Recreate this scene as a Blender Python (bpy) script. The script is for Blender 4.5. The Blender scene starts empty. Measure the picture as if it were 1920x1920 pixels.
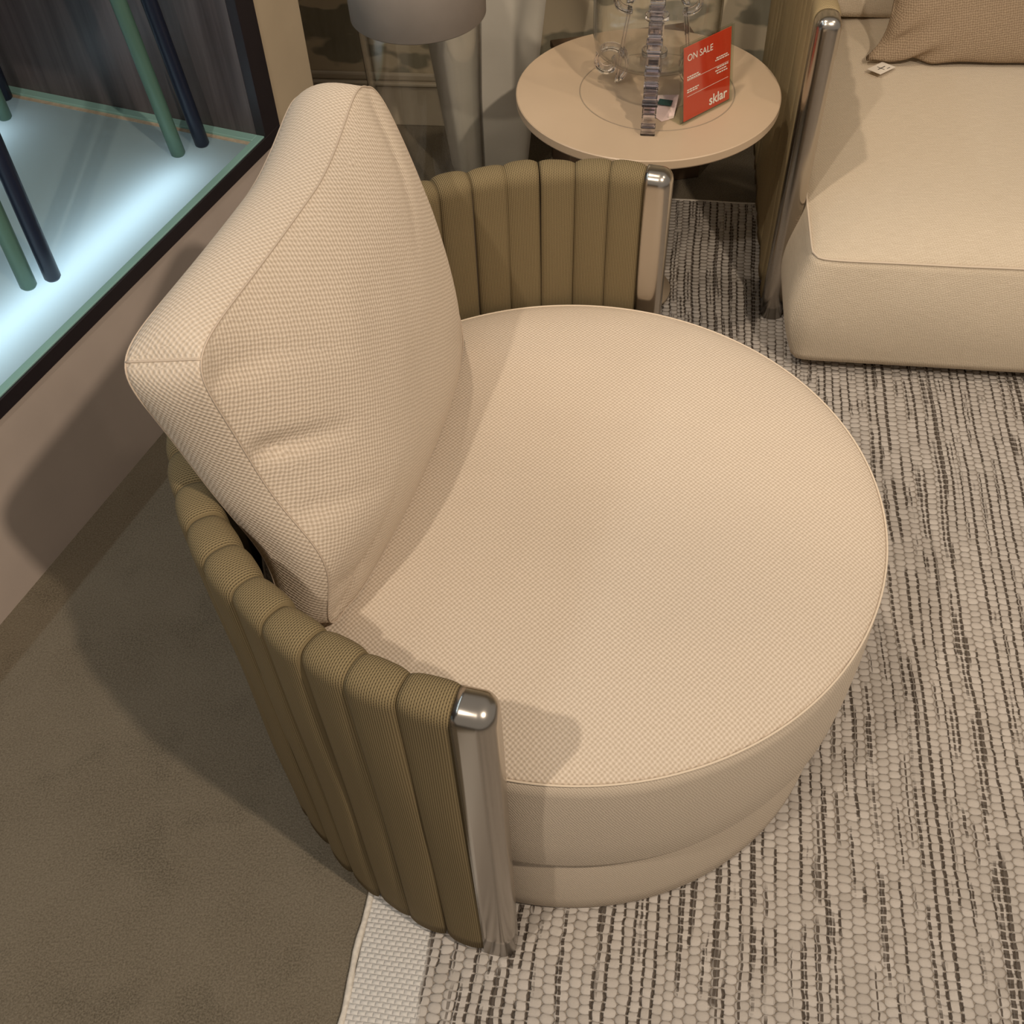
import bpy, bmesh, math, random
from mathutils import Vector, Matrix, noise
random.seed(7)
C = bpy.context.scene.collection
S = bpy.context.scene
PI = math.pi
H = 1.55
# ------------------------------------------------------------------ camera
F = 1965.4
vd = Vector((1037.95-960, -(2624.95-960), -F)).normalized()
fw = Vector((0,0,-1)); Yc = (fw - vd*fw.dot(vd)).normalized(); Xc = Yc.cross(-vd)
cd = bpy.data.cameras.new('camera'); cam = bpy.data.objects.new('camera', cd); C.objects.link(cam)
cd.sensor_width = 36; cd.sensor_fit = 'HORIZONTAL'; cd.lens = 36*F/1920; cd.clip_start = .02
M = Matrix((Xc, Yc, -vd)).to_4x4()
M.translation = Vector((0,0,H)); cam.matrix_world = M
S.camera = cam
# ------------------------------------------------------------------ world, exposure, lights
S.view_settings.view_transform = 'Standard'; S.view_settings.look = 'None'
S.view_settings.exposure = 0.12; S.view_settings.gamma = 1; S.view_settings.use_curve_mapping = False
w = bpy.data.worlds.new('world'); S.world = w; w.use_nodes = True
w.node_tree.nodes['Background'].inputs[0].default_value = (1.0,.90,.79,1)
w.node_tree.nodes['Background'].inputs[1].default_value = .30
def spot(name, loc, tgt, power, col, r=.04, ang=95, blend=.8):
    l = bpy.data.lights.new(name, 'SPOT'); l.energy = power; l.color = col; l.shadow_soft_size = r
    l.spot_size = math.radians(ang); l.spot_blend = blend
    o = bpy.data.objects.new(name, l); C.objects.link(o); o.location = loc
    o.rotation_euler = (Vector(tgt)-Vector(loc)).to_track_quat('-Z','Y').to_euler(); return o
WARM = (1.0,.84,.67)
spot('ceiling_spot_light', (.95,-.30,2.65), (.0,1.1,.3), 155, WARM, .035)
spot('ceiling_spot_light', (-.86,-.27,2.65), (.2,1.1,.3), 78, (1,.88,.74), .03)
spot('ceiling_spot_light', (-.98,1.10,2.65), (.5,1.2,.2), 55, WARM, .03, 80)
spot('ceiling_spot_light', (-.25,1.25,2.65), (.8,2.0,.3), 58, WARM, .03, 62, .5)
spot('ceiling_spot_light', (1.5,.9,2.65), (1.0,1.9,.3), 30, WARM, .05, 80)
def area(name, loc, tgt, sx, sy, power, col):
    l = bpy.data.lights.new(name, 'AREA'); l.shape = 'RECTANGLE'; l.size = sx; l.size_y = sy; l.energy = power; l.color = col
    o = bpy.data.objects.new(name, l); C.objects.link(o); o.location = loc
    o.rotation_euler = (Vector(tgt)-Vector(loc)).to_track_quat('-Z','Y').to_euler(); return o

# ------------------------------------------------------------------ materials
def mat(name, col=(.5,.5,.5), rough=.6, metal=0, **k):
    m = bpy.data.materials.new(name); m.use_nodes = True
    b = m.node_tree.nodes['Principled BSDF']
    b.inputs['Base Color'].default_value = (*col,1); b.inputs['Roughness'].default_value = rough
    b.inputs['Metallic'].default_value = metal
    for a, v in k.items(): b.inputs[a].default_value = v
    return m
class NT:
    def __init__(s, m): s.t = m.node_tree; s.n = s.t.nodes; s.b = s.n['Principled BSDF']
    def new(s, ty, **k):
        n = s.n.new(ty)
        for a, v in k.items(): setattr(n, a, v)
        return n
    def link(s, a, b): s.t.links.new(a, b)
    def put(s, sock, v):
        if hasattr(v, 'is_output') or isinstance(v, bpy.types.NodeSocket): s.link(v, sock)
        else: sock.default_value = v
    def math(s, op, a, b=0.0, c=0.0):
        n = s.new('ShaderNodeMath', operation=op)
        s.put(n.inputs[0], a); s.put(n.inputs[1], b); s.put(n.inputs[2], c); return n.outputs[0]
    def mix(s, f, a, b):
        n = s.new('ShaderNodeMix', data_type='RGBA'); s.put(n.inputs['Factor'], f)
        for so, v in ((n.inputs[6], a), (n.inputs[7], b)):
            if isinstance(v, tuple): so.default_value = (*v[:3],1)
            else: s.link(v, so)
        return n.outputs[2]
    def noise(s, vec, scale, detail=2, rough=.5, dim='3D'):
        n = s.new('ShaderNodeTexNoise'); n.inputs['Scale'].default_value = scale
        n.inputs['Detail'].default_value = detail; n.inputs['Roughness'].default_value = rough
        if vec is not None: s.link(vec, n.inputs['Vector'])
        return n.outputs['Fac']
    def mapping(s, vec, scale=(1,1,1), rot=(0,0,0), loc=(0,0,0)):
        n = s.new('ShaderNodeMapping'); s.link(vec, n.inputs[0])
        n.inputs['Scale'].default_value = scale; n.inputs['Rotation'].default_value = rot; n.inputs['Location'].default_value = loc
        return n.outputs[0]
    def sep(s, vec):
        n = s.new('ShaderNodeSeparateXYZ'); s.link(vec, n.inputs[0]); return n.outputs
    def comb(s, x, y, z=0.0):
        n = s.new('ShaderNodeCombineXYZ'); s.put(n.inputs[0], x); s.put(n.inputs[1], y); s.put(n.inputs[2], z); return n.outputs[0]
    def uv(s): return s.new('ShaderNodeUVMap').outputs[0]
    def obj(s): return s.new('ShaderNodeTexCoord').outputs['Object']
    def ramp(s, f, a, b):
        n = s.new('ShaderNodeMapRange'); s.put(n.inputs[0], f); n.inputs[1].default_value = a; n.inputs[2].default_value = b
        return n.outputs[0]
    def bump(s, h, strength, dist):
        n = s.new('ShaderNodeBump'); n.inputs['Strength'].default_value = strength; n.inputs['Distance'].default_value = dist
        s.link(h, n.inputs['Height']); s.link(n.outputs[0], s.b.inputs['Normal'])
    def color(s, c): s.link(c, s.b.inputs['Base Color'])

def weave_mat(name, light, dark, cell, rot, strength=.8, contrast=1.0, wob=.0012, blotch=.12, streak=0.0):
    m = mat(name, light, .95); n = NT(m)
    m.node_tree.nodes['Principled BSDF'].inputs['Specular IOR Level'].default_value = .15
    m.node_tree.nodes['Principled BSDF'].inputs['Sheen Weight'].default_value = .25
    m.node_tree.nodes['Principled BSDF'].inputs['Sheen Roughness'].default_value = .6
    m.node_tree.nodes['Principled BSDF'].inputs['Sheen Tint'].default_value = (*light,1)
    uv = n.mapping(n.uv(), rot=(0,0,rot))
    x, y, z = n.sep(uv)
    w1 = n.math('MULTIPLY', n.math('SUBTRACT', n.noise(n.uv(), 90, 2), .5), wob*6)
    w2 = n.math('MULTIPLY', n.math('SUBTRACT', n.noise(n.mapping(n.uv(), loc=(5,3,1)), 110, 2), .5), wob*6)
    k = PI/cell
    sx = n.math('SINE', n.math('MULTIPLY', n.math('ADD', x, w1), k))
    sy = n.math('SINE', n.math('MULTIPLY', n.math('ADD', y, w2), k))
    p = n.math('MULTIPLY', sx, sy)
    h = n.math('ADD', n.math('MULTIPLY', p, .5), .5)
    fib = n.noise(n.uv(), 900, 2)
    f = n.math('ADD', n.math('MULTIPLY', h, .8*contrast), n.math('MULTIPLY', fib, .55))
    f = n.math('ADD', f, .5-.5*.8*contrast-.275)
    f = n.ramp(f, .12, .88)
    base = n.mix(f, dark, light)
    bl = n.ramp(n.noise(n.uv(), 7, 3), .3, .7)
    base = n.mix(n.math('MULTIPLY', bl, blotch), base, tuple(c*.72 for c in light))
    if streak:
        st = n.ramp(n.noise(n.mapping(n.uv(), scale=(30,400,1)), 1, 2), .4, .7)
        base = n.mix(n.math('MULTIPLY', st, streak), base, tuple(min(1,c*1.15) for c in light))
    n.color(base)
    n.bump(n.math('ADD', h, n.math('MULTIPLY', fib, .5)), strength, cell*.45)
    return m
CREAM = weave_mat('cream_basket_weave', (.66,.56,.455), (.43,.345,.255), .0034, 1.33, .6, 1.0, .0006)
CREAM_G = weave_mat('cream_basket_weave_gusset', (.66,.56,.455), (.35,.275,.20), .0038, .9, .7, 1.0, .0006)
CREAM_B = weave_mat('cream_basket_weave_band', (.60,.515,.415), (.33,.265,.20), .0024, .3, .5, .8, .0006)
LINEN = weave_mat('sofa_linen_weave', (.66,.57,.45), (.46,.37,.26), .0030, .4, .45, .6, streak=.25)
TAUPE = weave_mat('taupe_pillow_weave', (.38,.285,.19), (.22,.155,.10), .0034, .62, .8, 1.0)
PIPE = mat('cream_piping_cord', (.60,.50,.385), .9)

def strap_mat(name, light, dark):
    m = mat(name, light, .9); n = NT(m)
    n.b.inputs['Specular IOR Level'].default_value = .2
    x, y, z = n.sep(n.uv())
    rib = n.math('ADD', n.math('MULTIPLY', n.math('SINE', n.math('MULTIPLY', x, 2*PI/.0027)), .5), .5)
    k = n.math('ADD', n.math('MULTIPLY', n.math('SINE', n.math('ADD', n.math('MULTIPLY', y, 2*PI/.0034), n.math('MULTIPLY', n.math('FLOOR', n.math('DIVIDE', x, .0027)), PI))), .5), .5)
    h = n.math('MULTIPLY', rib, n.math('ADD', n.math('MULTIPLY', k, .35), .65))
    hole = n.math('MULTIPLY', n.ramp(rib, .35, .12), n.ramp(k, .55, .25))
    top = n.ramp(n.math('ABSOLUTE', y), .10, .03)      # stretched open over the rim: knit holes show
    f = n.ramp(n.math('ADD', h, n.math('MULTIPLY', n.noise(n.uv(), 600, 2), .5)), .15, 1.1)
    base = n.mix(f, dark, light)
    base = n.mix(n.math('MULTIPLY', n.math('MULTIPLY', hole, top), .8), base, (.03,.022,.012))
    n.color(base); n.bump(h, .35, .0009)
    return m
STRAP = strap_mat('olive_knit_strap', (.225,.172,.092), (.10,.072,.034))
STRAP_S = strap_mat('sofa_knit_strap', (.42,.325,.18), (.17,.12,.055))  # lighter than the chair's: stronger light on the sofa arm put into colour
SHELLIN = mat('shell_core_dark', (.05,.035,.02), .9)

METAL = mat('brushed_champagne_steel', (.45,.41,.36), .24, 1.0); n = NT(METAL)
st = n.noise(n.mapping(n.obj(), scale=(90,90,2)), 1, 2)
n.link(n.math('ADD', n.math('MULTIPLY', st, .06), .20), n.b.inputs['Roughness'])


def simple(name, col, rough, blot=.06, scale=6, bump=.05, metal=0, bs=200):
    m = mat(name, col, rough, metal); n = NT(m)
    f = n.noise(n.obj(), scale, 4)
    n.color(n.mix(n.ramp(f, .3, .7), tuple(c*(1-blot) for c in col), tuple(min(1,c*(1+blot)) for c in col)))
    n.bump(n.noise(n.obj(), bs, 2), bump, .001)
    return m
WALL = simple('painted_wall_taupe', (.50,.415,.36), .75)
WALL_END = simple('painted_wall_cream', (.56,.45,.31), .75)
BASEB = simple('baseboard_paint', (.44,.375,.28), .55)
FASCIA = simple('dark_plum_fascia', (.018,.013,.016), .35)
GLASSEDGE = simple('green_glass_edge', (.24,.42,.38), .25)
PLATFORM = simple('frosted_platform_glass', (.36,.46,.47), .30, .02)
FROST = bpy.data.materials.new('frosted_backlit_glass'); FROST.use_nodes = True
_t = FROST.node_tree; _p = _t.nodes['Principled BSDF']; _p.inputs['Base Color'].default_value = (.30,.385,.39,1); _p.inputs['Roughness'].default_value = .35
_tl = _t.nodes.new('ShaderNodeBsdfTranslucent'); _tl.inputs[0].default_value = (.72,.86,.90,1); _mx = _t.nodes.new('ShaderNodeMixShader'); _mx.inputs[0].default_value = .4
_t.links.new(_p.outputs[0], _mx.inputs[1]); _t.links.new(_tl.outputs[0], _mx.inputs[2]); _t.links.new(_mx.outputs[0], _t.nodes['Material Output'].inputs['Surface'])
TRAY = simple('white_light_tray', (.5,.52,.52), .6)
RAW = simple('raw_particle_board', (.42,.34,.25), .8, .15, 90)
TABLE = simple('sand_lacquer', (.45,.335,.225), .38, .04)
TABLE_D = simple('sand_lacquer_edge', (.30,.235,.165), .45, .04)
BROWN = simple('dark_brown_board', (.10,.062,.035), .6)
WHITEP = simple('off_white_planter', (.60,.56,.48), .6)
SHADE = simple('lamp_shade_linen', (.25,.215,.185), .85, .05, 20, .1)
GREEN = simple('sage_green_metal', (.075,.15,.115), .42)
NAVY = simple('navy_metal', (.008,.012,.028), .4)
PAPER = simple('card_white', (.75,.68,.58), .7)
PINKP = simple('card_pink', (.72,.55,.50), .7)
INK = mat('ink_dark', (.03,.03,.03), .6)
INKG = mat('ink_green', (.02,.07,.06), .6)
RED = simple('red_card', (.70,.045,.012), .45, .03)
WHITE = mat('white_print', (.85,.80,.75), .6)
def thin_glass(name, tint):
    m = bpy.data.materials.new(name); m.use_nodes = True; t = m.node_tree; t.nodes.clear()
    o = t.nodes.new('ShaderNodeOutputMaterial'); mx = t.nodes.new('ShaderNodeMixShader'); tr = t.nodes.new('ShaderNodeBsdfTransparent')
    gl = t.nodes.new('ShaderNodeBsdfGlossy'); fr = t.nodes.new('ShaderNodeMapRange'); fr.inputs[3].default_value = .06; fr.inputs[4].default_value = .95
    ge = t.nodes.new('ShaderNodeNewGeometry'); gm = t.nodes.new('ShaderNodeLayerWeight'); gm.inputs['Blend'].default_value = .5
    cr = t.nodes.new('ShaderNodeMix'); cr.data_type = 'RGBA'; cr.inputs[6].default_value = (*tint,1); cr.inputs[7].default_value = (*[c*.55 for c in tint],1)
    pw = t.nodes.new('ShaderNodeMath'); pw.operation = 'POWER'; pw.inputs[1].default_value = 5
    t.links.new(gm.outputs['Facing'], pw.inputs[0]); t.links.new(pw.outputs[0], cr.inputs['Factor']); t.links.new(pw.outputs[0], fr.inputs[0])
    t.links.new(cr.outputs[2], tr.inputs['Color']); gl.inputs['Roughness'].default_value = .04
    t.links.new(fr.outputs[0], mx.inputs[0]); t.links.new(tr.outputs[0], mx.inputs[1]); t.links.new(gl.outputs[0], mx.inputs[2])
    t.links.new(mx.outputs[0], o.inputs['Surface']); return m
GLASS = thin_glass('clear_thin_glass', (.985,.985,.975))
ACRYL = mat('clear_acrylic', (.98,.955,1.0), .05, 0, **{'Transmission Weight':1.0,'IOR':1.49})
ACRYL2 = thin_glass('sign_acrylic', (.92,.94,.90))

WOOD = mat('dark_walnut_veneer', (.05,.04,.04), .38); n = NT(WOOD)
g = n.noise(n.mapping(n.obj(), scale=(30,30,1.6)), 1, 6, .6)
n.color(n.mix(n.ramp(g, .3, .7), (.045,.036,.038), (.125,.105,.108))); n.bump(g, .1, .001)  # lighter grain also carries the display glow's sheen, put into the colour

PAPERW = mat('leaf_wallpaper', (.5,.42,.3), .8); n = NT(PAPERW)
mp = n.mapping(n.obj(), scale=(5.5,5.5,11))
d1 = n.new('ShaderNodeTexVoronoi'); d1.feature = 'SMOOTH_F1'; d1.inputs['Scale'].default_value = 1; d1.inputs['Smoothness'].default_value = .3
nv = n.new('ShaderNodeTexNoise'); nv.inputs['Scale'].default_value = 1.6; n.link(mp, nv.inputs['Vector'])
av = n.new('ShaderNodeVectorMath', operation='ADD'); n.link(mp, av.inputs[0]); n.link(nv.outputs['Color'], av.inputs[1])
n.link(av.outputs[0], d1.inputs['Vector'])
leaf = n.ramp(d1.outputs['Distance'], .52, .44)
tone = n.noise(n.mapping(n.obj(), scale=(40,40,14)), 1, 4)
lc = n.mix(tone, (.14,.13,.09), (.30,.275,.20))
n.color(n.mix(n.math('MULTIPLY', leaf, .9), (.56,.47,.33), lc))

CARPET = mat('olive_plush_carpet', (.2,.17,.12), 1.0); n = NT(CARPET)
n.b.inputs['Specular IOR Level'].default_value = .05
b1 = n.ramp(n.noise(n.obj(), 5.5, 3, .55), .38, .62)
b2 = n.ramp(n.noise(n.mapping(n.obj(), loc=(4,2,0)), 8, 3), .54, .66)
fi = n.noise(n.obj(), 330, 3, .7)
cc = n.mix(b1, (.125,.100,.070), (.165,.136,.098))
cc = n.mix(n.math('MULTIPLY', b2, .6), cc, (.060,.048,.032))
cc = n.mix(n.ramp(fi, .3, .75), cc, (.22,.185,.135))
n.color(n.mix(.32, cc, n.mix(n.ramp(fi,.4,.6), (.085,.070,.048), (.20,.168,.122))))
n.bump(n.math('ADD', fi, n.math('MULTIPLY', b1, .8)), .7, .004)

# rug: chunky flat weave; u across the stripes, v along them (metres)
RUG = mat('chunky_striped_rug', (.6,.5,.4), .95); n = NT(RUG)
n.b.inputs['Specular IOR Level'].default_value = .1
x, y, z = n.sep(n.uv())
sw = n.math('MULTIPLY', n.math('SUBTRACT', n.noise(n.mapping(n.uv(), scale=(3,1.5,1)), 1, 2), .5), .05)
x2 = n.math('ADD', x, sw)
xw = n.math('ADD', x2, n.math('MULTIPLY', n.math('SUBTRACT', n.noise(n.uv(), 55, 2), .5), .006))
yw = n.math('ADD', y, n.math('MULTIPLY', n.math('SUBTRACT', n.noise(n.mapping(n.uv(), loc=(3,7,0)), 35, 2), .5), .008))
CW, CH = .0170, .0132
cx_ = n.math('DIVIDE', xw, CW); col = n.math('FLOOR', cx_)
par = n.math('MULTIPLY', n.math('MODULO', n.math('ADD', col, 1000), 2), .5)
fx = n.math('FRACT', cx_)
ry = n.math('ADD', n.math('DIVIDE', yw, CH), par); row = n.math('FLOOR', ry); fy = n.math('FRACT', ry)
dx_ = n.math('POWER', n.math('ABSOLUTE', n.math('SUBTRACT', n.math('MULTIPLY', fx, 2), 1)), 2.6)
dy_ = n.math('POWER', n.math('ABSOLUTE', n.math('SUBTRACT', n.math('MULTIPLY', fy, 2), 1)), 2.4)
blob = n.math('POWER', n.math('MAXIMUM', n.math('SUBTRACT', 1, n.math('MULTIPLY', n.math('ADD', dx_, dy_), .82)), 0), .5)
# dark warp strands between the columns, coming and going along the rug
def strands(pitch, seed, thr, wid):
    q = n.math('DIVIDE', n.math('ADD', xw, seed*.0013), pitch); c = n.math('FLOOR', q); fr = n.math('FRACT', q)
    wn = n.new('ShaderNodeTexWhiteNoise', noise_dimensions='1D'); n.link(n.math('ADD', c, seed), wn.inputs['W'])
    nn = n.noise(n.comb(n.math('MULTIPLY', c, 7.31+seed), n.math('MULTIPLY', y, 6.5), n.math('MULTIPLY', wn.outputs[0], 50)), 1, 2)
    cluster = n.noise(n.comb(n.math('MULTIPLY', x2, 14), n.math('MULTIPLY', y, 1.2), seed), 1, 2)
    on = n.ramp(n.math('ADD', n.math('ADD', nn, n.math('MULTIPLY', wn.outputs[0], .22)), n.math('MULTIPLY', cluster, .55)), thr, thr+.05)
    d = n.math('ABSOLUTE', n.math('SUBTRACT', fr, .5))
    wv = n.math('MULTIPLY', n.math('ADD', .45, wn.outputs[0]), wid)
    line = n.ramp(n.math('SUBTRACT', wv, d), -.02, .03)
    return n.math('MULTIPLY', line, on)
s1 = strands(CW, 0.5*CW/.0013, .87, .11)
s2 = strands(CW, 3.1, .94, .09)
s3 = strands(CW*.5, 9.7, 1.0, .17)
dash = n.ramp(n.math('ABSOLUTE', n.math('SUBTRACT', n.math('FRACT', n.math('DIVIDE', yw, CH)), .5)), .44, .36)
dark = n.math('MULTIPLY', n.math('MAXIMUM', n.math('MAXIMUM', s1, s2), s3), dash)
mask = n.ramp(n.math('ADD', x, n.math('MULTIPLY', n.math('SUBTRACT', n.noise(n.uv(), 9, 2), .5), .03)), .098, .104)
dark = n.math('MULTIPLY', dark, mask)
# fine ribbed border
brow = n.math('DIVIDE', n.math('ADD', n.math('MULTIPLY', y, .75), n.math('MULTIPLY', yw, .25)), .0070)
bf = n.math('ABSOLUTE', n.math('SINE', n.math('MULTIPLY', brow, PI)))
bg = n.math('ABSOLUTE', n.math('SINE', n.math('ADD', n.math('MULTIPLY', x, PI/.0105), n.math('MULTIPLY', n.math('FLOOR', brow), PI/2))))
bf = n.math('ADD', n.math('MULTIPLY', n.math('POWER', n.math('MULTIPLY', bf, bg), .6), .6), .3)
hgt = n.math('ADD', n.math('MULTIPLY', blob, mask), n.math('MULTIPLY', bf, n.math('SUBTRACT', 1, mask)))
tn = n.noise(n.comb(n.math('MULTIPLY', col, 3.3), n.math('MULTIPLY', row, 2.7)), 1, 1)
lightc = n.mix(n.ramp(tn, .3, .7), (.40,.36,.32), (.52,.475,.43))
fibr = n.noise(n.mapping(n.uv(), scale=(250,900,1)), 1, 2)
lightc = n.mix(n.math('MULTIPLY', fibr, .35), lightc, (.36,.32,.28))
lightc = n.mix(mask, (.60,.57,.53), lightc)
basec = n.mix(n.ramp(hgt, .0, .45), (.26,.22,.18), lightc)
n.color(n.mix(n.math('MULTIPLY', dark, .88), basec, (.060,.044,.032)))
n.bump(n.math('SUBTRACT', n.math('ADD', hgt, n.math('MULTIPLY', fibr, .12)), n.math('MULTIPLY', dark, .4)), .85, .0045)
RUGEDGE = simple('rug_bound_edge', (.58,.53,.46), .9, .15, 160, .6)

# ------------------------------------------------------------------ helpers
def link(name, bm, m, parent=None, smooth=True, uvbox=True):
    me = bpy.data.meshes.new(name)
    bmesh.ops.recalc_face_normals(bm, faces=bm.faces)
    if uvbox:
        uvl = bm.loops.layers.uv.verify()
        for f in bm.faces:
            a = [abs(c) for c in f.normal]; k = a.index(max(a))
            i, j = [(1,2),(0,2),(0,1)][k]
            for lp in f.loops: lp[uvl].uv = (lp.vert.co[i], lp.vert.co[j])
    for f in bm.faces: f.smooth = smooth
    bm.to_mesh(me); bm.free(); me.materials.append(m)
    o = bpy.data.objects.new(name, me); C.objects.link(o)
    if parent: o.parent = parent
    return o
def empty(name, loc=(0,0,0), rz=0, **k):
    o = bpy.data.objects.new(name, None); C.objects.link(o); o.empty_display_size = .1
    o.location = loc; o.rotation_euler = (0,0,rz)
    for a, v in k.items(): o[a] = v
    return o
def tag(o, label=None, category=None, group=None, kind=None):
    for k, v in dict(label=label, category=category, group=group, kind=kind).items():
        if v: o[k] = v
    return o
def box(bm, x0, x1, y0, y1, z0, z1, bevel=0, seg=2):
    r = bmesh.ops.create_cube(bm, size=1)
    for v in r['verts']:
        v.co = Vector(((x0+x1)/2+v.co.x*(x1-x0), (y0+y1)/2+v.co.y*(y1-y0), (z0+z1)/2+v.co.z*(z1-z0)))
    if bevel:
        es = list({e for v in r['verts'] for e in v.link_edges})
        bmesh.ops.bevel(bm, geom=es, offset=bevel, segments=seg, affect='EDGES', profile=.5)
    return bm
def lathe(bm, prof, n=96, cx=0, cy=0, cap0=True, cap1=True, closed=False):
    rings = []
    for r, z in prof:
        rings.append([bm.verts.new((cx+r*math.cos(2*PI*i/n), cy+r*math.sin(2*PI*i/n), z)) for i in range(n)])
    m = len(rings)
    for k in range(m if closed else m-1):
        a, b = rings[k], rings[(k+1)%m]
        for i in range(n): bm.faces.new((a[i], a[(i+1)%n], b[(i+1)%n], b[i]))
    if not closed:
        if cap0: bm.faces.new(rings[0])
        if cap1: bm.faces.new(rings[-1])
    return bm
def tube(bm, pts, r, n=12, closed=False, cap=True):
    pts = [Vector(p) for p in pts]; rings = []; N = len(pts)
    prev = None
    for i, p in enumerate(pts):
        if closed: t = (pts[(i+1)%N]-pts[i-1]).normalized()
        else: t = (pts[min(i+1,N-1)]-pts[max(i-1,0)]).normalized()
        if prev is None:
            up = Vector((0,0,1)) if abs(t.z) < .9 else Vector((1,0,0)); s = t.cross(up).normalized()
        else: s = (prev - t*prev.dot(t)).normalized()
        prev = s; q = t.cross(s); rr = r[i] if isinstance(r, (list,tuple)) else r
        rings.append([bm.verts.new(p+(s*math.cos(2*PI*k/n)+q*math.sin(2*PI*k/n))*rr) for k in range(n)])
    for i in range(N if closed else N-1):
        a, b = rings[i], rings[(i+1)%N]
        for k in range(n): bm.faces.new((a[k], a[(k+1)%n], b[(k+1)%n], b[k]))
    if cap and not closed: bm.faces.new(rings[0]); bm.faces.new(rings[-1])
    return bm

# ------------------------------------------------------------------ setting
bm = bmesh.new(); box(bm, -3.2, 3.6, -1.8, 4.2, -.06, 0)
fl = link('floor', bm, CARPET, smooth=False); tag(fl, 'olive taupe plush carpet with darker scuffed patches', 'floor', kind='structure')

# left wall frame: origin on its foot, local x along the wall (away from the camera), local y into the display
WA = Vector((-.9346,1.1034,0)); WANG = math.radians(90-23.9)
wallroot = Matrix.Translation(WA) @ Matrix.Rotation(WANG, 4, 'Z')
def wl(name, bm, m, parent=None, **k):
    o = link(name, bm, m, parent, **k)
    if parent is None: o.matrix_world = wallroot
    return o
LZ0, LZ1 = .335, .367
bm = bmesh.new(); box(bm, -2.4, 1.308, .021, .9, 0, .25); box(bm, -2.4, 1.308, 0, .02, 0, LZ0); box(bm, 1.144, 1.308, .02, .9, .25, LZ0)
tag(wl('wall_left', bm, WALL, smooth=False), 'plain taupe painted low wall under the lit display', 'wall', kind='structure')
bm = bmesh.new(); box(bm, 1.144, 1.308, 0, .9, LZ0, 2.7, .003)
tag(wl('wall_corner', bm, WALL_END, smooth=False), 'narrow cream painted wall strip beside the display niche', 'wall', kind='structure')
bm = bmesh.new(); box(bm, -2.4, 1.144, 0, .9, 2.3, 2.7)
tag(wl('wall_upper', bm, WALL_END, smooth=False), 'painted wall above the display niche', 'wall', kind='structure')

disp = empty('display_platform', (0,0,0)); disp.matrix_world = wallroot
tag(disp, 'dark framed lit display niche with frosted platform and walnut side panel', 'display case')
bm = bmesh.new(); box(bm, -2.4, 1.144, -.004, .02, LZ0, LZ1-.002, .001, 1); box(bm, 1.085, 1.144, -.004, .02, LZ1-.002, 2.3, .001, 1)
link('fascia', bm, FASCIA, disp, smooth=False)
bm = bmesh.new(); bm.faces.new([bm.verts.new(v) for v in ((-2.4,.02,LZ1-.006),(1.085,.02,LZ1-.006),(1.085,.85,LZ1-.006),(-2.4,.85,LZ1-.006))])
link('platform', bm, FROST, disp, smooth=False)
bm = bmesh.new(); box(bm, -2.4, 1.085, .0205, .85, .252, .262)
link('light_tray', bm, TRAY, disp, smooth=False)
bm = bmesh.new(); box(bm, -2.4, 1.085, .0, .017, LZ1-.008, LZ1+.001, .001, 1); box(bm, 1.062, 1.085, .017, .85, LZ1-.008, LZ1+.001, .001, 1)
o = link('glass_edge', bm, GLASSEDGE, disp, smooth=False); o['label'] = 'sea green polished glass edge strip'
bm = bmesh.new(); box(bm, 1.052, 1.062, .017, .85, LZ1-.0065, LZ1-.0045)
link('trim_strip', bm, RAW, disp, smooth=False)
bm = bmesh.new(); box(bm, 1.085, 1.144, .02, .85, LZ1-.006, 2.3)
o = link('side_panel', bm, WOOD, disp, smooth=False); o['label'] = 'dark streaked walnut side panel'
bm = bmesh.new(); box(bm, -2.4, 1.085, .85, .89, LZ1-.006, 2.3)
link('back_panel', bm, WOOD, disp, smooth=False)
bm = bmesh.new(); box(bm, -2.4, 1.085, .02, .85, 2.27, 2.3)
link('top_panel', bm, FASCIA, disp, smooth=False)
def wp(d, nn, z): return wallroot @ Vector((d, nn, z))
COOL = (.72,.88,1.0)
def strip_light(name, p, q, power, wid=.012):
    p, q = Vector(p), Vector(q); l = bpy.data.lights.new(name, 'AREA'); l.shape = 'RECTANGLE'
    l.size = (q-p).length; l.size_y = wid; l.energy = power; l.color = COOL
    o = bpy.data.objects.new(name, l); C.objects.link(o)
    xx = (q-p).normalized(); zz = Vector((0,0,1)); yy = zz.cross(xx)
    mm = Matrix((xx,yy,zz)).transposed().to_4x4(); mm.translation = (p+q)/2; o.matrix_world = mm
    return o
strip_light('display_strip_light', wp(-1.2,.40,2.25), wp(1.0,.40,2.25), 9, .03)
def up_light(p, q, power, wid=.012):
    o = strip_light('under_glass_strip_light', p, q, power, wid); o.matrix_world = o.matrix_world @ Matrix.Rotation(PI, 4, 'X'); return o
up_light(wp(-.9,.155,.285), wp(.93,.10,.285), 2.1); up_light(wp(-.9,.60,.285), wp(.93,.60,.285), 2.2)
# back wall
B0 = Vector((-.466,2.818,0)); BANG = math.radians(-8.5); backroot = Matrix.Translation(B0) @ Matrix.Rotation(BANG, 4, 'Z')
bm = bmesh.new(); box(bm, -1.5, 4.2, 0, .1, 0, 2.7)
o = link('wall_back', bm, PAPERW, smooth=False); o.matrix_world = backroot
tag(o, 'cream wallpaper with large grey green brushed leaves', 'wall', kind='structure')
bm = bmesh.new(); box(bm, -1.5, 4.2, -.016, -.0005, 0, .118, .003); box(bm, -1.5, 4.2, -.024, -.0005, .118, .128, .003); box(bm, -1.5, 4.2, -.013, -.0005, .128, .150, .006)
o = link('baseboard_back', bm, BASEB, smooth=False); o.matrix_world = backroot
tag(o, 'beige moulded baseboard under the leaf wallpaper', 'baseboard', kind='structure')

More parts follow.
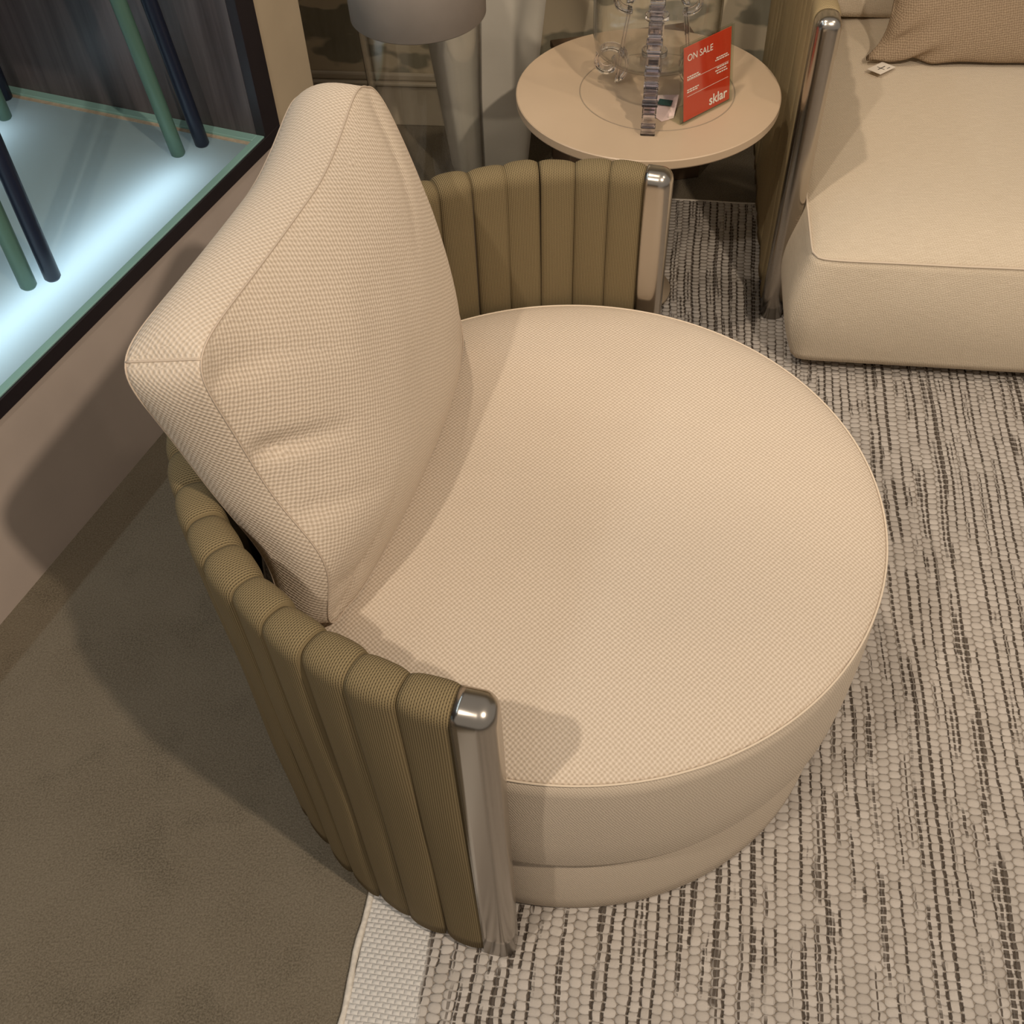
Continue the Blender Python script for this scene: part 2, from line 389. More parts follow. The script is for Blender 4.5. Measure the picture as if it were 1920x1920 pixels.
# ------------------------------------------------------------------ rug
RD = math.radians(-10.3)
rug = empty('area_rug', (-.2333,.5959,0), RD, label='chunky woven cream rug with broken dark brown stripes on the carpet', category='rug')
bm = bmesh.new(); box(bm, .004, 3.0, -1.6, 1.83, .0005, .008, .003, 2)
link('woven_field', bm, RUG, rug)
bm = bmesh.new()
pts = [(.001+.0015*math.sin(i*.9)+.001*math.sin(i*.23), -1.6+i*.02, .006) for i in range(173)]
tube(bm, pts, [.0048+.0006*math.sin(i*2.1) for i in range(173)], 10)
link('bound_edge', bm, RUGEDGE, rug)
bm = bmesh.new(); tube(bm, [(.0+i*.03, 1.83+.001*math.sin(i), .005) for i in range(101)], .0045, 8)
link('bound_edge', bm, RUGEDGE, rug)

# ------------------------------------------------------------------ straps and posts
def prof_pts(h, z0, z1, zin, na=14, nz=22, e=2.4):
    """(offset, z, arc) from outer bottom over the rim down the inner side; arc measured from the rim's top"""
    p = []
    for i in range(nz): p.append((h, z0+(z1-h-z0)*i/nz))
    for i in range(na+1):
        a = PI*i/na; c, s = math.cos(a), math.sin(a)
        p.append((h*math.copysign(abs(c)**(2/e), c), z1-h+h*abs(s)**(2/e)))
    for i in range(1, nz+1): p.append((-h, z1-h+(zin-z1+h)*i/nz))
    L = [0]
    for a, b in zip(p, p[1:]): L.append(L[-1]+math.hypot(a[0]-b[0], a[1]-b[1]))
    mid = L[nz+na//2]
    return [(a[0], a[1], l-mid) for a, l in zip(p, L)]
def strap(path, s0, s1, h, z0, z1, zin, m, parent, puff=.0045, seed=0, name='strap', nx=10):
    bm = bmesh.new(); uvl = bm.loops.layers.uv.verify(); P = prof_pts(h-.0025, z0, z1-.0025, zin)
    rnd = random.Random(seed); tilt = rnd.uniform(-.0022,.0022); ph = rnd.uniform(0,6); off = rnd.uniform(-.0012,.0012)
    grid = []; 
    for i in range(nx+1):
        u = i/nx; e = 1-abs(2*u-1)**3.2
        row = []
        for (o_, z, l) in P:
            s = s0+(s1-s0)*u+.0012*math.sin(ph+z*7)
            x, y, nx_, ny_ = path(s)
            k = puff*e + tilt*(2*u-1)
            cen = math.hypot(o_, max(0, z-(z1-h)))
            # direction of growth: outwards from the rim's core
            if z > z1-h: go, gz = o_/max(cen,1e-5), (z-(z1-h))/max(cen,1e-5)
            else: go, gz = (1 if o_ > 0 else -1), 0
            k += .0012*math.sin(z*16+ph)*e
            oo = o_+go*k+off; zz = z+gz*k
            row.append((bm.verts.new((x+nx_*oo, y+ny_*oo, zz)), (u*(s1-s0)+seed*.37, l)))
        grid.append(row)
    for i in range(nx):
        for j in range(len(P)-1):
            q = [grid[i][j], grid[i+1][j], grid[i+1][j+1], grid[i][j+1]]
            f = bm.faces.new([a[0] for a in q])
            for lp, a in zip(f.loops, q): lp[uvl].uv = a[1]
    # under side
    for i in range(nx):
        q = [grid[i][0], grid[i][-1], grid[i+1][-1], grid[i+1][0]]
        f = bm.faces.new([a[0] for a in q])
        for lp, a in zip(f.loops, q): lp[uvl].uv = a[1]
    for e_ in (0, nx):
        bm.faces.new([a[0] for a in grid[e_]])
    return link(name, bm, m, parent, uvbox=False)
def post(path, s0, s1, h, z0, z1, parent, name='post', sgn=1):
    """metal end cap: a slab closing the shell, its free edge and top rounded; s0 is the strap side, s1 the free side"""
    bm = bmesh.new(); L = s1-s0; rho = h*.80; d = 1 if L > 0 else -1; L = abs(L)
    secs = [(0,0),(.3*(L-rho),0),(L-rho,0)]+[(L-rho+rho*math.sin(a), rho*(1-math.cos(a))) for a in [PI/2*i/8 for i in range(1,9)]]
    rings = []
    for s, ins in secs:
        x, y, nx_, ny_ = path(s0+d*s)
        P = prof_pts(h-ins, z0, z1-ins, z0, 14, 10)
        rings.append([bm.verts.new((x+nx_*o_, y+ny_*o_, z)) for o_, z, l in P])
    for a, b in zip(rings, rings[1:]):
        for j in range(len(a)): bm.faces.new((a[j], a[(j+1)%len(a)], b[(j+1)%len(a)], b[j]))
    bm.faces.new(rings[0]); bm.faces.new(rings[-1])
    return link(name, bm, METAL, parent)

# ------------------------------------------------------------------ swivel chair
CC = Vector((.0821,.9556,0)); CTH = math.radians(-17.5)
chair = empty('swivel_chair', CC, CTH, label='round cream upholstered swivel chair with curved olive strap shell, centre of the photo', category='armchair')
RS = .468
def cpath(s):
    a = s/RS; return RS*math.cos(a), RS*math.sin(a), math.cos(a), math.sin(a)
NST = 27; A0 = math.radians(89.6); A1 = math.radians(360-90.4)
for i in range(NST):
    a0 = A0+(A1-A0)*i/NST; a1 = A0+(A1-A0)*(i+1)/NST
    strap(cpath, a0*RS+.0004, a1*RS-.0004, .0235, .028, .681, .05, STRAP, chair, seed=i)
post(cpath, A0*RS-.0006, math.radians(84.6)*RS, .0235, .012, .681, chair)
post(cpath, A1*RS+.0006, math.radians(360-85.2)*RS, .0235, .012, .681, chair)
# inner core that the straps wrap (dark slit between straps)
bm = bmesh.new()
n_ = 80; rings = []
for i in range(n_+1):
    a = A0+(A1-A0)*i/n_
    rings.append([bm.verts.new((r*math.cos(a), r*math.sin(a), z)) for r, z in ((RS-.017,.04),(RS+.017,.04),(RS+.017,.655),(RS,.668),(RS-.017,.655))])
for a, b in zip(rings, rings[1:]):
    for j in range(5): bm.faces.new((a[j], a[(j+1)%5], b[(j+1)%5], b[j]))
bm.faces.new(rings[0]); bm.faces.new(rings[-1])
link('shell_core', bm, SHELLIN, chair)

# seat cushion
ZS = .4415
prof = [(.0005,.4745)]
for i in range(1, 25):
    r = .424*i/24; t_ = r/.424
    prof.append((r, .4745-.012*t_**2-.0185*t_**9))
crown_edge = prof[-1]
bm = bmesh.new(); lathe(bm, prof+[(.4275, ZS-.001),(.420,ZS-.006)], 160, cap0=True, cap1=False)
for v in bm.verts:
    if v.co.z > .45:
        v.co.z += .0022*noise.noise(v.co*7)+.0015*noise.noise(v.co*17)
seat = link('seat_cushion', bm, CREAM, chair)
band = [(.420,ZS-.002),(.4275,ZS-.003),(.4305,ZS-.03),(.4325,ZS-.09),(.4325,ZS-.16),(.430,.215),(.424,.197),(.414,.189),(.400,.187)]
bm = bmesh.new(); lathe(bm, band, 160, cap0=False, cap1=True)
for v in bm.verts:
    if .2 < v.co.z < .43:
        q = 1+.0035*noise.noise(Vector((v.co.x*6, v.co.y*6, v.co.z*14))); v.co.x *= q; v.co.y *= q
def ring_uv(bm, R=.43):
    uvl = bm.loops.layers.uv.verify()
    for f in bm.faces:
        c = f.calc_center_median(); ac = math.atan2(c.y, c.x)
        for lp in f.loops:
            a = math.atan2(lp.vert.co.y, lp.vert.co.x)
            while a-ac > PI: a -= 2*PI
            while a-ac < -PI: a += 2*PI
            lp[uvl].uv = (a*R, lp.vert.co.z)
ring_uv(bm); link('cushion_band', bm, CREAM_B, seat, uvbox=False)
bm = bmesh.new(); tube(bm, [(.4278*math.cos(2*PI*i/180), .4278*math.sin(2*PI*i/180), ZS+.0004) for i in range(180)], .0015, 8, closed=True)
link('piping', bm, PIPE, seat)
base = [(.39,.186),(.408,.186),(.4145,.182),(.4165,.174),(.4165,.06),(.415,.022),(.408,.012),(.39,.011)]
bm = bmesh.new(); lathe(bm, base, 160); ring_uv(bm)
bs = link('base', bm, CREAM_B, chair, uvbox=False)
bm = bmesh.new(); tube(bm, [(.4135*math.cos(2*PI*i/180), .4135*math.sin(2*PI*i/180), .1845) for i in range(180)], .0022, 8, closed=True)
link('piping', bm, PIPE, bs)

# back cushion (box cushion leaning on the shell): local u across (y), v up, w through
def cushion(parent, name, fn, nu, nv, nw, m, mg, seam_r=.002, seam_mat=None):
    """six grids from the box (u,v,w) in [-1,1]; front/back use m, the gusset mg"""
    def quad(bm, axis, val, n1, n2):
        g = []
        for i in range(n1+1):
            row = []
            for j in range(n2+1):
                a, b = -1+2*i/n1, -1+2*j/n2
                c = {0:(val,a,b),1:(a,val,b),2:(a,b,val)}[axis]
                row.append(bm.verts.new(fn(*c)))
            g.append(row)
        for i in range(n1):
            for j in range(n2): bm.faces.new((g[i][j], g[i+1][j], g[i+1][j+1], g[i][j+1]))
    out = []
    bm = bmesh.new(); quad(bm, 2, 1, nu, nv); quad(bm, 2, -1, nu, nv)
    quad(bm, 0, 1, nv, nw); quad(bm, 0, -1, nv, nw); quad(bm, 1, 1, nu, nw); quad(bm, 1, -1, nu, nw)
    bmesh.ops.remove_doubles(bm, verts=bm.verts, dist=1e-5)
    body = link(name, bm, m, parent)
    loops = []
    for sgn in (1,-1):
        P = []
        N = 60
        for (a,b) in [(-1,-1),(1,-1),(1,1),(-1,1)]:
            nx = {(-1,-1):(1,0),(1,-1):(0,1),(1,1):(-1,0),(-1,1):(0,-1)}[(a,b)]
            for i in range(N): P.append(fn(a+nx[0]*2*i/N, b+nx[1]*2*i/N, sgn))
        bm = bmesh.new(); tube(bm, P, seam_r, 6, closed=True)
        link('seam', bm, seam_mat or PIPE, body)
    for uu_ in (-1,1):
        bm = bmesh.new(); tube(bm, [fn(uu_, 1, -1+2*i/14) for i in range(15)], seam_r*1.2, 6); link('seam', bm, seam_mat or PIPE, body)
    return body
TILT = math.radians(14)
def backfn(u, v, w):
    n_ = 11.0 if u < 0 else (13.0-7*max(0,v))
    mx = max(abs(u), abs(v), 1e-6); k = max(((abs(u)**n_+abs(v)**n_)**(1/n_))/mx, 1)
    uu, vv = u/k, v/k
    half_w = (.305 if u < 0 else .280-.014*((vv+1)/2)**2)-(.022 if u < 0 else .004)*(1-vv*vv)
    y = -.012+uu*half_w
    z = (vv+1)/2*(.447-.010*(1-uu*uu))
    hh = .037+.009*vv
    bul = (1-abs(u)**3)*(1-abs(v)**3)
    if w >= 0: x = w*(hh+.054*bul)
    else: x = w*(hh+.030*bul)
    edge = 1-w*w                                        # gusset swells a little
    if abs(u) > .999: y += math.copysign(.010*edge*(1-v**6), u)
    if abs(v) > .999: z += math.copysign((.020 if v > 0 else .008)*edge*(1-u**6), v)
    # creases running in from the near side seam
    cr = 0
    for (v0, amp, ln) in ((.38,.016,.42),(-.05,.005,.5),(-.62,.006,.35),(-.88,.007,.30),(.88,.006,.25)):
        d_ = (v-v0+(u+1)*.75)/.062
        cr += -amp*math.exp(-d_*d_)*max(0, 1-(u+1)/ln)**.7 if u < ln-1 else 0
    if w > 0: x += cr*min(1, (u+1)*12)*w
    p = Vector((x, y, z)); 
    q = noise.noise(Vector((y*6, z*6, w*2+3)))*.005 + noise.noise(Vector((y*15, z*15, w+9)))*.0018
    x += q*w*bul**.5
    if u < 0: x += .034*math.exp(-((v+.42)/.38)**2)*abs(u)**1.5*(1 if w > -.2 else .6)
    x -= .038*max(0,uu)**1.5*max(0,vv)**1.5; z += .024*max(0,uu)**1.5*max(0,vv)**1.5
    # follows the curved shell: ends come forward less at the foot
    x += -.030*(uu*uu)*(1-vv)*.5
    X_ = -.232 + x*math.cos(TILT) - z*math.sin(TILT)
    Z_ = .466 + z*math.cos(TILT) + x*math.sin(TILT)
    return Vector((X_, y, Z_))
cushion(chair, 'back_cushion', backfn, 70, 56, 12, CREAM, CREAM_G, .0011, mat('seam_thread', (.48,.385,.295), .9))

# ------------------------------------------------------------------ sofa
SANG = math.radians(-9.0); SO = Vector((.608,1.862,0))
sofa = empty('sofa', SO, SANG, label='wide cream linen sofa with strap wrapped arm and steel post, upper right', category='sofa')
# local: x along the front (right), y towards the back, arm centre line at x=0
def spath(s):
    Ls, R = .76, .26
    if s < Ls: return 0.0, s, -1.0, 0.0
    a = min((s-Ls)/R, PI/2)
    ex = max(0, s-Ls-R*PI/2)
    return R-R*math.cos(a)+ex, Ls+R*math.sin(a), -math.cos(a), math.sin(a)
for i in range(26):
    strap(spath, .024+i*.066+.0005, .024+(i+1)*.066-.0005, .0245, .03, .682, .10, STRAP_S, sofa, seed=100+i, puff=.003, nx=8)
post(spath, .0235, -.022, .0235, .010, .682, sofa)
# seat block: full, soft; front seam low
def seatfn(u, v, w):            # u along x, v along y (front -1), w up
    n_ = 60.0
    mx = max(abs(u*1.0), abs(v), 1e-6); k = max(((abs(u)**n_+abs(v)**n_)**(1/n_))/mx, 1)
    W = 1.0; 
    x = u/k*W; y = v/k*.53
    if u < -.0: x += 0
    hz = (w+1)/2
    b = math.sin(PI*min(1,max(0,hz)))
    crown = (1-abs(u)**8)*(1-abs(v)**8)
    z = .045+hz*.255
    if w > .999: z += .055*crown + .004*noise.noise(Vector((x*5, y*5, 0)))*crown
    if abs(u) > .999: x += math.copysign(  .030*b, u)
    if abs(v) > .999: y += math.copysign(.018*b+.003*noise.noise(Vector((x*6,0,z*9))), v)
    return Vector((x+1.0+.028, y+.335, z))
bm = bmesh.new()
def boxgrid(fn, nu, nv, nw):
    bm = bmesh.new()
    def quad(axis, val, n1, n2):
        g = [[bm.verts.new(fn(*{0:(val,-1+2*i/n1,-1+2*j/n2),1:(-1+2*i/n1,val,-1+2*j/n2),2:(-1+2*i/n1,-1+2*j/n2,val)}[axis])) for j in range(n2+1)] for i in range(n1+1)]
        for i in range(n1):
            for j in range(n2): bm.faces.new((g[i][j], g[i+1][j], g[i+1][j+1], g[i][j+1]))
    quad(2,1,nu,nv); quad(2,-1,nu,nv); quad(0,1,nv,nw); quad(0,-1,nv,nw); quad(1,1,nu,nw); quad(1,-1,nu,nw)
    bmesh.ops.remove_doubles(bm, verts=bm.verts, dist=1e-5)
    return bm
bm.free()
bm = boxgrid(seatfn, 90, 50, 16)
ss = link('seat', bm, LINEN, sofa)
P = []
for (a,b,dx,dy,N) in ((-1,-1,1,0,120),(1,-1,0,1,50),(1,1,-1,0,120),(-1,1,0,-1,50)):
    for i in range(N): P.append(seatfn(a+dx*2*i/N, b+dy*2*i/N, 1)+Vector((0,0,.001)))
bm = bmesh.new(); tube(bm, P, .0026, 6, closed=True); link('piping', bm, PIPE, ss)
def sback(u, v, w):
    b = (1-u**6)*(1-v**6); x = u*.96; z = (v+1)/2*.40; y = w*(.06+.03*b)
    return Vector((x+1.04, y+.80+z*.18, .345+z))
bm = boxgrid(sback, 50, 26, 6); link('back_cushion', bm, LINEN, sofa)
bm = bmesh.new(); box(bm, .06, 2.0, .875, .96, .05, .62, .03, 3); link('frame', bm, LINEN, sofa)

# throw pillow leaning on the sofa back
pil = empty('throw_pillow', SO, SANG, label='taupe woven throw pillow leaning on the sofa seat, folded corner at lower left', category='pillow')
def pilfn(u, v, w):
    au, av = abs(u), abs(v)
    k = 1-.07*(1-u*u)*(av**2) ; k2 = 1-.15*(1-abs(v)**5)*(au**4)
    X_ = u*.30*k2; Z_ = v*.20*k
    b = ((1-au**2.6)*(1-av**2.6)); 
    T = .006+.075*max(b,0)**.55
    # corner folds
    d_ = ((u+1)*.30*.8-(v+1)*.20)
    r_ = math.hypot((u+1)*.30,(v+1)*.20)
    fold = .010*math.sin(d_*70)*math.exp(-((r_-.10)/.06)**2)
    Y_ = -w*(T+fold*(1 if w > 0 else 0))
    Y_ += .004*noise.noise(Vector((u*3,v*3,w)))
    return Vector((X_, Y_, Z_))
PT = math.radians(-24)
def pil2(u, v, w):
    p = pilfn(u, v, w)
    y = p.y*math.cos(PT)-p.z*math.sin(PT); z = p.y*math.sin(PT)*-1+p.z*math.cos(PT)
    x = p.x-z*.03
    return Vector((x+.475, y+.585, z+.375+.165))
bm = boxgrid(pil2, 60, 44, 4); pb = link('pillow_cover', bm, TAUPE, pil)

# swing tag on the sofa
tg = empty('swing_tag', (SO.x,SO.y,0), SANG, label='small white diamond-turned card tag lying on the sofa seat by the pillow', category='tag')

# ------------------------------------------------------------------ side table
TC = Vector((.307,1.97,0)); TZ = .50
tab = empty('side_table', TC, 0, label='round sand coloured side table with inset disc between chair and sofa', category='side table')
bm = bmesh.new(); lathe(bm, [(.001,TZ-.024),(.250,TZ-.024),(.2585,TZ-.019),(.2605,TZ-.016),(.2605,TZ-.0015),(.2585,TZ),(.0005,TZ)], 128)
tt = link('table_top', bm, TABLE, tab, smooth=False)
bm = bmesh.new(); lathe(bm, [(.1525,TZ-.0028),(.1545,TZ-.0028),(.1545,TZ-.0018),(.1525,TZ-.0018)], 128, closed=True, cx=.012, cy=-.003)
bm.free()
bm = bmesh.new(); lathe(bm, [(.151,TZ+.0001),(.1532,TZ+.0001),(.1532,TZ+.0006),(.151,TZ+.0006)], 128, closed=True, cx=.018, cy=-.006)
link('inset_line', bm, TABLE_D, tt)
bm = bmesh.new(); lathe(bm, [(.0005,.008),(.085,.008),(.085,.018),(.045,.024),(.04,.05),(.04,TZ-.05),(.07,TZ-.0245),(.0005,TZ-.0245)], 64)
link('pedestal', bm, TABLE_D, tab)

# brown box behind the table
bx0 = empty('storage_box', (.16,2.475,0), math.radians(10), label='dark brown low box in shadow behind the side table', category='box')
bm = bmesh.new(); box(bm, .01, .36, -.10, .10, 0, .30, .003); link('box_body', bm, BROWN, bx0, smooth=False)
bm = bmesh.new(); box(bm, .007, .363, -.103, .103, .3, .318, .003); link('lid', bm, BROWN, bx0, smooth=False)

# ------------------------------------------------------------------ tall planter
pl = empty('tall_planter', (-.02,2.50,0), math.radians(14), label='tall tapered off white planter standing behind the glass lamp', category='planter')
bm = bmesh.new()
def planter(bm):
    rings = []
    for z, r in ((0,.080),(.01,.084),(.3,.112),(.6,.142),(.9,.172),(.9,.158),(.80,.148)):
        ring = []
        for i in range(48):
            a = 2*PI*i/48+PI/4*0; c, s = math.cos(a), math.sin(a); e = 14.0
            k = 1/((abs(c)**e+abs(s)**e)**(1/e)); ring.append(bm.verts.new((r*c*k, r*s*k, z)))
        rings.append(ring)
    for a, b in zip(rings, rings[1:]):
        for i in range(48): bm.faces.new((a[i], a[(i+1)%48], b[(i+1)%48], b[i]))
    bm.faces.new(rings[0]); bm.faces.new(rings[-1])
planter(bm); pbody = link('planter_body', bm, WHITEP, pl)
bm = bmesh.new(); lathe(bm, [(.001,.802),(.12,.802),(.12,.80),(.001,.80)], 32); link('soil', bm, BROWN, pbody)

# ------------------------------------------------------------------ glass lamp
lp = empty('floor_lamp', (-.138,2.085,0), 0, label='clear glass column lamp with grey beige drum shade at top of photo', category='lamp')
bm = bmesh.new()
lathe(bm, [(.108,.031),(.111,.05),(.115,.25),(.116,.44),(.124,.61),(.126,.66),(.123,.66),(.121,.61),(.113,.44),(.112,.25),(.108,.05),(.105,.034)], 96, closed=True)
link('glass_column', bm, GLASS, lp)
bm = bmesh.new(); lathe(bm, [(.001,0),(.108,0),(.110,.006),(.110,.024),(.106,.0295),(.001,.0295)], 64); link('foot', bm, METAL, lp)
bm = bmesh.new(); lathe(bm, [(.1315,.618),(.1335,.620),(.140,.92),(.138,.92),(.130,.622)], 96, closed=True)
link('lamp_shade', bm, SHADE, lp)
bm = bmesh.new(); lathe(bm, [(.001,.900),(.1375,.900),(.1375,.905),(.001,.905)], 48); link('shade_plate', bm, SHADE, lp)

# ------------------------------------------------------------------ acrylic scroll holder on the table
SCX, SCY = .318, 1.985
sc = empty('scroll_candle_holder', (SCX,SCY,TZ), math.atan2(-.195,-.033), label='clear acrylic scroll footed holder with glass bowl on the side table', category='candle holder')
def ribbon(bm, pts, wid, thk):
    """rect section swept along pts in the local x-z plane; width across y"""
    rings = []; N = len(pts)
    for i, (x, z) in enumerate(pts):
        a = Vector(pts[min(i+1,N-1)])-Vector(pts[max(i-1,0)]); a.normalize(); nx, nz = -a.y, a.x
        t = thk if not callable(thk) else thk(i/(N-1))
        c = .0022
        sec = [(-wid/2+c,-t/2),(wid/2-c,-t/2),(wid/2,-t/2+c),(wid/2,t/2-c),(wid/2-c,t/2),(-wid/2+c,t/2),(-wid/2,t/2-c),(-wid/2,-t/2+c)]
        rings.append([bm.verts.new((x+nx*q, p, z+nz*q)) for p, q in sec])
    for a, b in zip(rings, rings[1:]):
        for j in range(8): bm.faces.new((a[j], a[(j+1)%8], b[(j+1)%8], b[j]))
    bm.faces.new(rings[0]); bm.faces.new(rings[-1])
def spiral(cx, cz, r0, r1, a0, a1, n_=28):
    return [(cx+(r0+(r1-r0)*i/n_)*math.cos(a0+(a1-a0)*i/n_), cz+(r0+(r1-r0)*i/n_)*math.sin(a0+(a1-a0)*i/n_)) for i in range(n_+1)]
def leg(rmax):
    g = spiral(rmax-.042, .046, .009, .040, -PI*1.2, PI*1.35, 40)     # foot curl
    xe, ze = g[-1]
    up = [(xe+(.052-xe)*t, ze+(.150-ze)*t+.012*math.sin(t*PI)) for t in [i/10 for i in range(1,11)]]
    top = spiral(.058, .172, .026, .007, -PI*.6, PI*1.5, 30)
    return g+up+top
for k in range(4):
    bm = bmesh.new(); ribbon(bm, leg(.196 if k == 0 else .130), .024, lambda t: .009)
    # solid heel block with steps on the outside
    x0 = (.196 if k == 0 else .118)
    for (dx, z0, z1, dd) in () if k else ((-.014,.0,.016,.014),(-.004,.018,.026,.010),(-.012,.060,.068,.010),(-.030,.078,.090,.012)):
        box(bm, x0+dx-.004, x0+dx+dd-.004, -.0135, .0135, z0, z1, .0015, 1)
    o = link('scroll_foot', bm, ACRYL, sc, smooth=False); o.rotation_euler = (0,0,k*PI/2)
bm = bmesh.new(); 
for z, r, h in ((.03,.016,.03),(.062,.024,.012),(.078,.014,.05),(.132,.022,.010),(.146,.013,.07),(.22,.024,.012),(.236,.015,.12)):
    lathe(bm, [(.0005,z),(r,z),(r+.001,z+.001),(r+.001,z+h-.002),(r,z+h-.001),(.0005,z+h-.001)], 20)
link('stem', bm, ACRYL, sc, smooth=False)
# front stepped scroll slab rising over the front foot, seen edge-on
bm = bmesh.new()
for i in range(10):
    t = i/10; r = .182-.105*t**1.1; z = .014+.024*i
    box(bm, r-.008, r+.010, -.013, .013, z, z+.0225, .002, 1)
    if i % 2: box(bm, r-.006, r+.014, -.0145, .0145, z+.017, z+.0215, .001, 1)
link('stepped_edge', bm, ACRYL, sc, smooth=False)
bm = bmesh.new()
pr = [(.003,.060),(.07,.061),(.098,.068),(.115,.081),(.1205,.108),(.122,.34),(.1195,.34),(.118,.108),(.1125,.084),(.095,.0705),(.07,.0635),(.003,.0625)]
lathe(bm, pr, 72, closed=True)
o = link('glass_bowl', bm, GLASS, sc)

# ------------------------------------------------------------------ sale sign
p0 = Vector((.357,1.829,TZ)); p1 = Vector((.459,1.909,TZ)); sdir = (p1-p0); sl = sdir.length; sang = math.atan2(sdir.y, sdir.x)
sg = empty('sale_sign', p0, sang, label='red ON SALE card in clear acrylic stand on the side table', category='sign')
LEAN = math.radians(7)
def leanp(bm, extra=0):
    bmesh.ops.rotate(bm, cent=(0,0,0), matrix=Matrix.Rotation(-LEAN, 3, 'X'), verts=bm.verts)
    bmesh.ops.translate(bm, vec=(0,0,.002), verts=bm.verts)
SH = .140
bm = bmesh.new(); box(bm, -.004, sl+.004, -.0030, -.0008, .0, SH+.004, .0006, 1); box(bm, -.004, sl+.004, .0012, .0050, .0, SH+.004, .0006, 1)
leanp(bm); box(bm, -.004, sl+.004, .004, .050, .0, .003, .0008, 1)
o = link('acrylic_stand', bm, ACRYL2, sg, smooth=False); o['label'] = 'clear acrylic sheets and foot'
bm = bmesh.new(); box(bm, .002, sl-.002, -.0005, .0008, .004, SH, 0); leanp(bm); card = link('red_card', bm, RED, sg, smooth=False)
def text(s, size, x, z, m, parent, y=-.0012, align='LEFT', bold=0):
    cu = bpy.data.curves.new('text', 'FONT'); cu.body = s; cu.size = size; cu.align_x = align; cu.extrude = .0001; cu.offset = bold; cu.fill_mode = 'BOTH'
    to = bpy.data.objects.new('text', cu); C.objects.link(to); dg = bpy.context.evaluated_depsgraph_get()
    me = bpy.data.meshes.new_from_object(to.evaluated_get(dg)); bpy.data.objects.remove(to)
    bm = bmesh.new(); bm.from_mesh(me)
    bmesh.ops.rotate(bm, cent=(0,0,0), matrix=Matrix.Rotation(PI/2, 3, 'X'), verts=bm.verts)
    bmesh.ops.translate(bm, vec=(x,y,z), verts=bm.verts)
    return bm
def put(bm, name): leanp(bm); return link(name, bm, WHITE, card, smooth=False)
put(text('ON SALE', .017, .010, SH-.026, None, None), 'lettering')
put(text('sklar', .026, sl-.010, .012, None, None, align='RIGHT', bold=.0004), 'lettering')
bm = bmesh.new(); rr = random.Random(3)
for (z, x, wmax) in ((.084,.010,.030),(.080,.010,.036),(.060,.010,.032),(.056,.010,.026),(.094,sl-.042,.030),(.090,sl-.045,.034),(.075,sl-.040,.028),(.070,sl-.044,.030),(.065,sl-.040,.026)):
    xx = x
    while xx < x+wmax:
        ww = rr.uniform(.003,.007); box(bm, xx, min(xx+ww, x+wmax+.003), -.0013, -.0011, z, z+.0021); xx += ww+.0014
box(bm, .010, sl-.008, -.0013, -.0011, .0785, .0791); box(bm, .010, sl-.008, -.0013, -.0011, .049, .0496)
put(bm, 'small_print')

# little hang card behind the sign
hc = empty('hang_card', (.318,1.885,TZ), math.radians(-20), label='pale pink folded hang card with green print behind the red sign', category='tag')
bm = bmesh.new()
vs = [(-.012,.035,.012),(.030,.040,.016),(.034,-.020,.001),(.014,-.038,.0006),(-.016,-.012,.001)]
va = [bm.verts.new(v) for v in vs]; vb = [bm.verts.new((v[0],v[1],v[2]+.0008)) for v in vs]
bm.faces.new(va); bm.faces.new(vb)
for i in range(5): bm.faces.new((va[i], va[(i+1)%5], vb[(i+1)%5], vb[i]))
hb = link('card', bm, PINKP, hc, smooth=False)
bm = bmesh.new(); box(bm, -.004, .022, .004, .024, .0115, .0125); link('printed_mark', bm, INKG, hb, smooth=False)

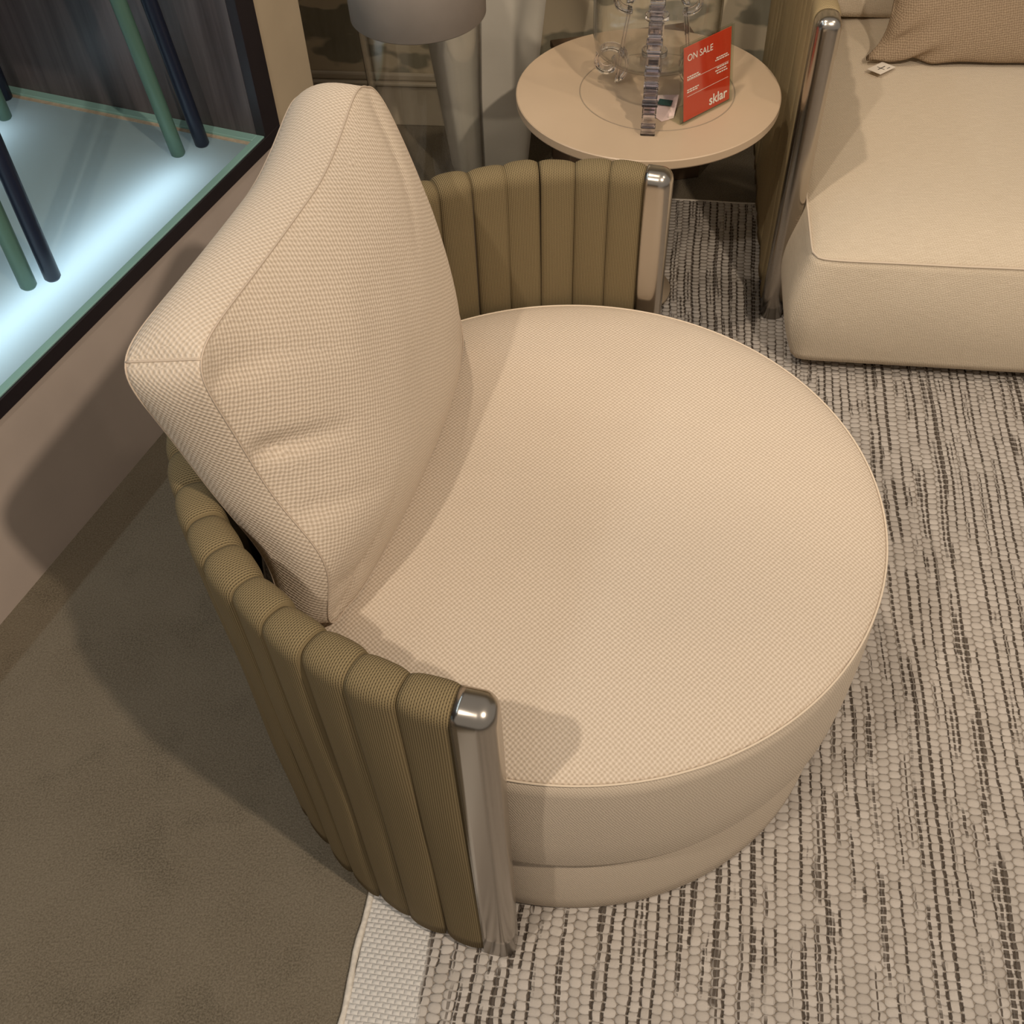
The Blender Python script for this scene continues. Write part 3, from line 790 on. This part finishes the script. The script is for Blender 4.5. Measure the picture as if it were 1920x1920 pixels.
# sofa tag
bm = bmesh.new()
s = .026
for z0 in (0,):
    box(bm, -s, s, -s*.72, s*.72, 0, .0008)
tc = link('card', bm, PAPER, tg, smooth=False)
bm = bmesh.new(); box(bm, -.012,.012,-.0012,.0012,.0009,.0011); box(bm,-.003,-.001,-.010,.010,.0009,.0011); box(bm,.006,.016,-.012,-.010,.0009,.0011)
pm = link('printed_mark', bm, INK, tc, smooth=False)
tg.location = (.890,2.290,.3535); tg.rotation_euler = (math.radians(-3),0,math.radians(35))

# ------------------------------------------------------------------ stools in the display (only their legs show)
def on_ledge(px, py, z=LZ1-.006):
    v = Vector((px-960, -(py-960), -F)); d = Vector((v.dot(Xc), v.dot(Yc), -(v.dot(vd))))
    t = (z-H)/d.z; return Vector((d.x*t, d.y*t, z))
# world points of the feet on the platform, and of the legs at stool height
def display_chair(feet, m, label, dz, group):
    cen = sum(feet, Vector())/len(feet)
    inn = (wp(0,1,0)-wp(0,0,0)); al = (wp(1,0,0)-wp(0,0,0))
    root = empty('display_stool', (cen.x, cen.y, LZ1-.006), WANG, label=label, category='stool', group=group)
    Mi = (Matrix.Translation(root.location) @ Matrix.Rotation(WANG, 4, 'Z')).inverted()
    tops = []
    for f in feet:
        lf = Mi @ f; top = Vector((lf.x*.86, lf.y*.86, .62+dz)); tops.append(top)
        bm = bmesh.new()
        n_ = 10; pts = [lf.lerp(top, i/n_) for i in range(n_+1)]; pts[0].z += .004
        tube(bm, [pts[0]-Vector((0,0,.004))]+pts, [.0125]+[.0155]*(n_+1), 20); link('leg', bm, m, root)
    bm = bmesh.new(); xs = [t.x for t in tops]; ys = [t.y for t in tops]
    box(bm, min(xs)-.02, max(xs)+.02, min(ys)-.02, max(ys)+.02, .62+dz, .645+dz, .012, 3); link('seat', bm, m, root)
def quadfeet(a, b, depth):
    inn = (wp(0,1,0)-wp(0,0,0)); return [a, b, a+inn*depth, b+inn*depth]
gf = quadfeet(on_ledge(335,290), on_ledge(55,538), .46)
display_chair(gf, GREEN, 'stool with round sage green legs on the lit display platform', .0, 'stools on the display')
nf = [on_ledge(380,272), on_ledge(100,522), on_ledge(12,185)]; nf.append(nf[1]+nf[2]-nf[0])
display_chair(nf, NAVY, 'stool with round navy blue legs on the lit display platform', .04, 'stools on the display')
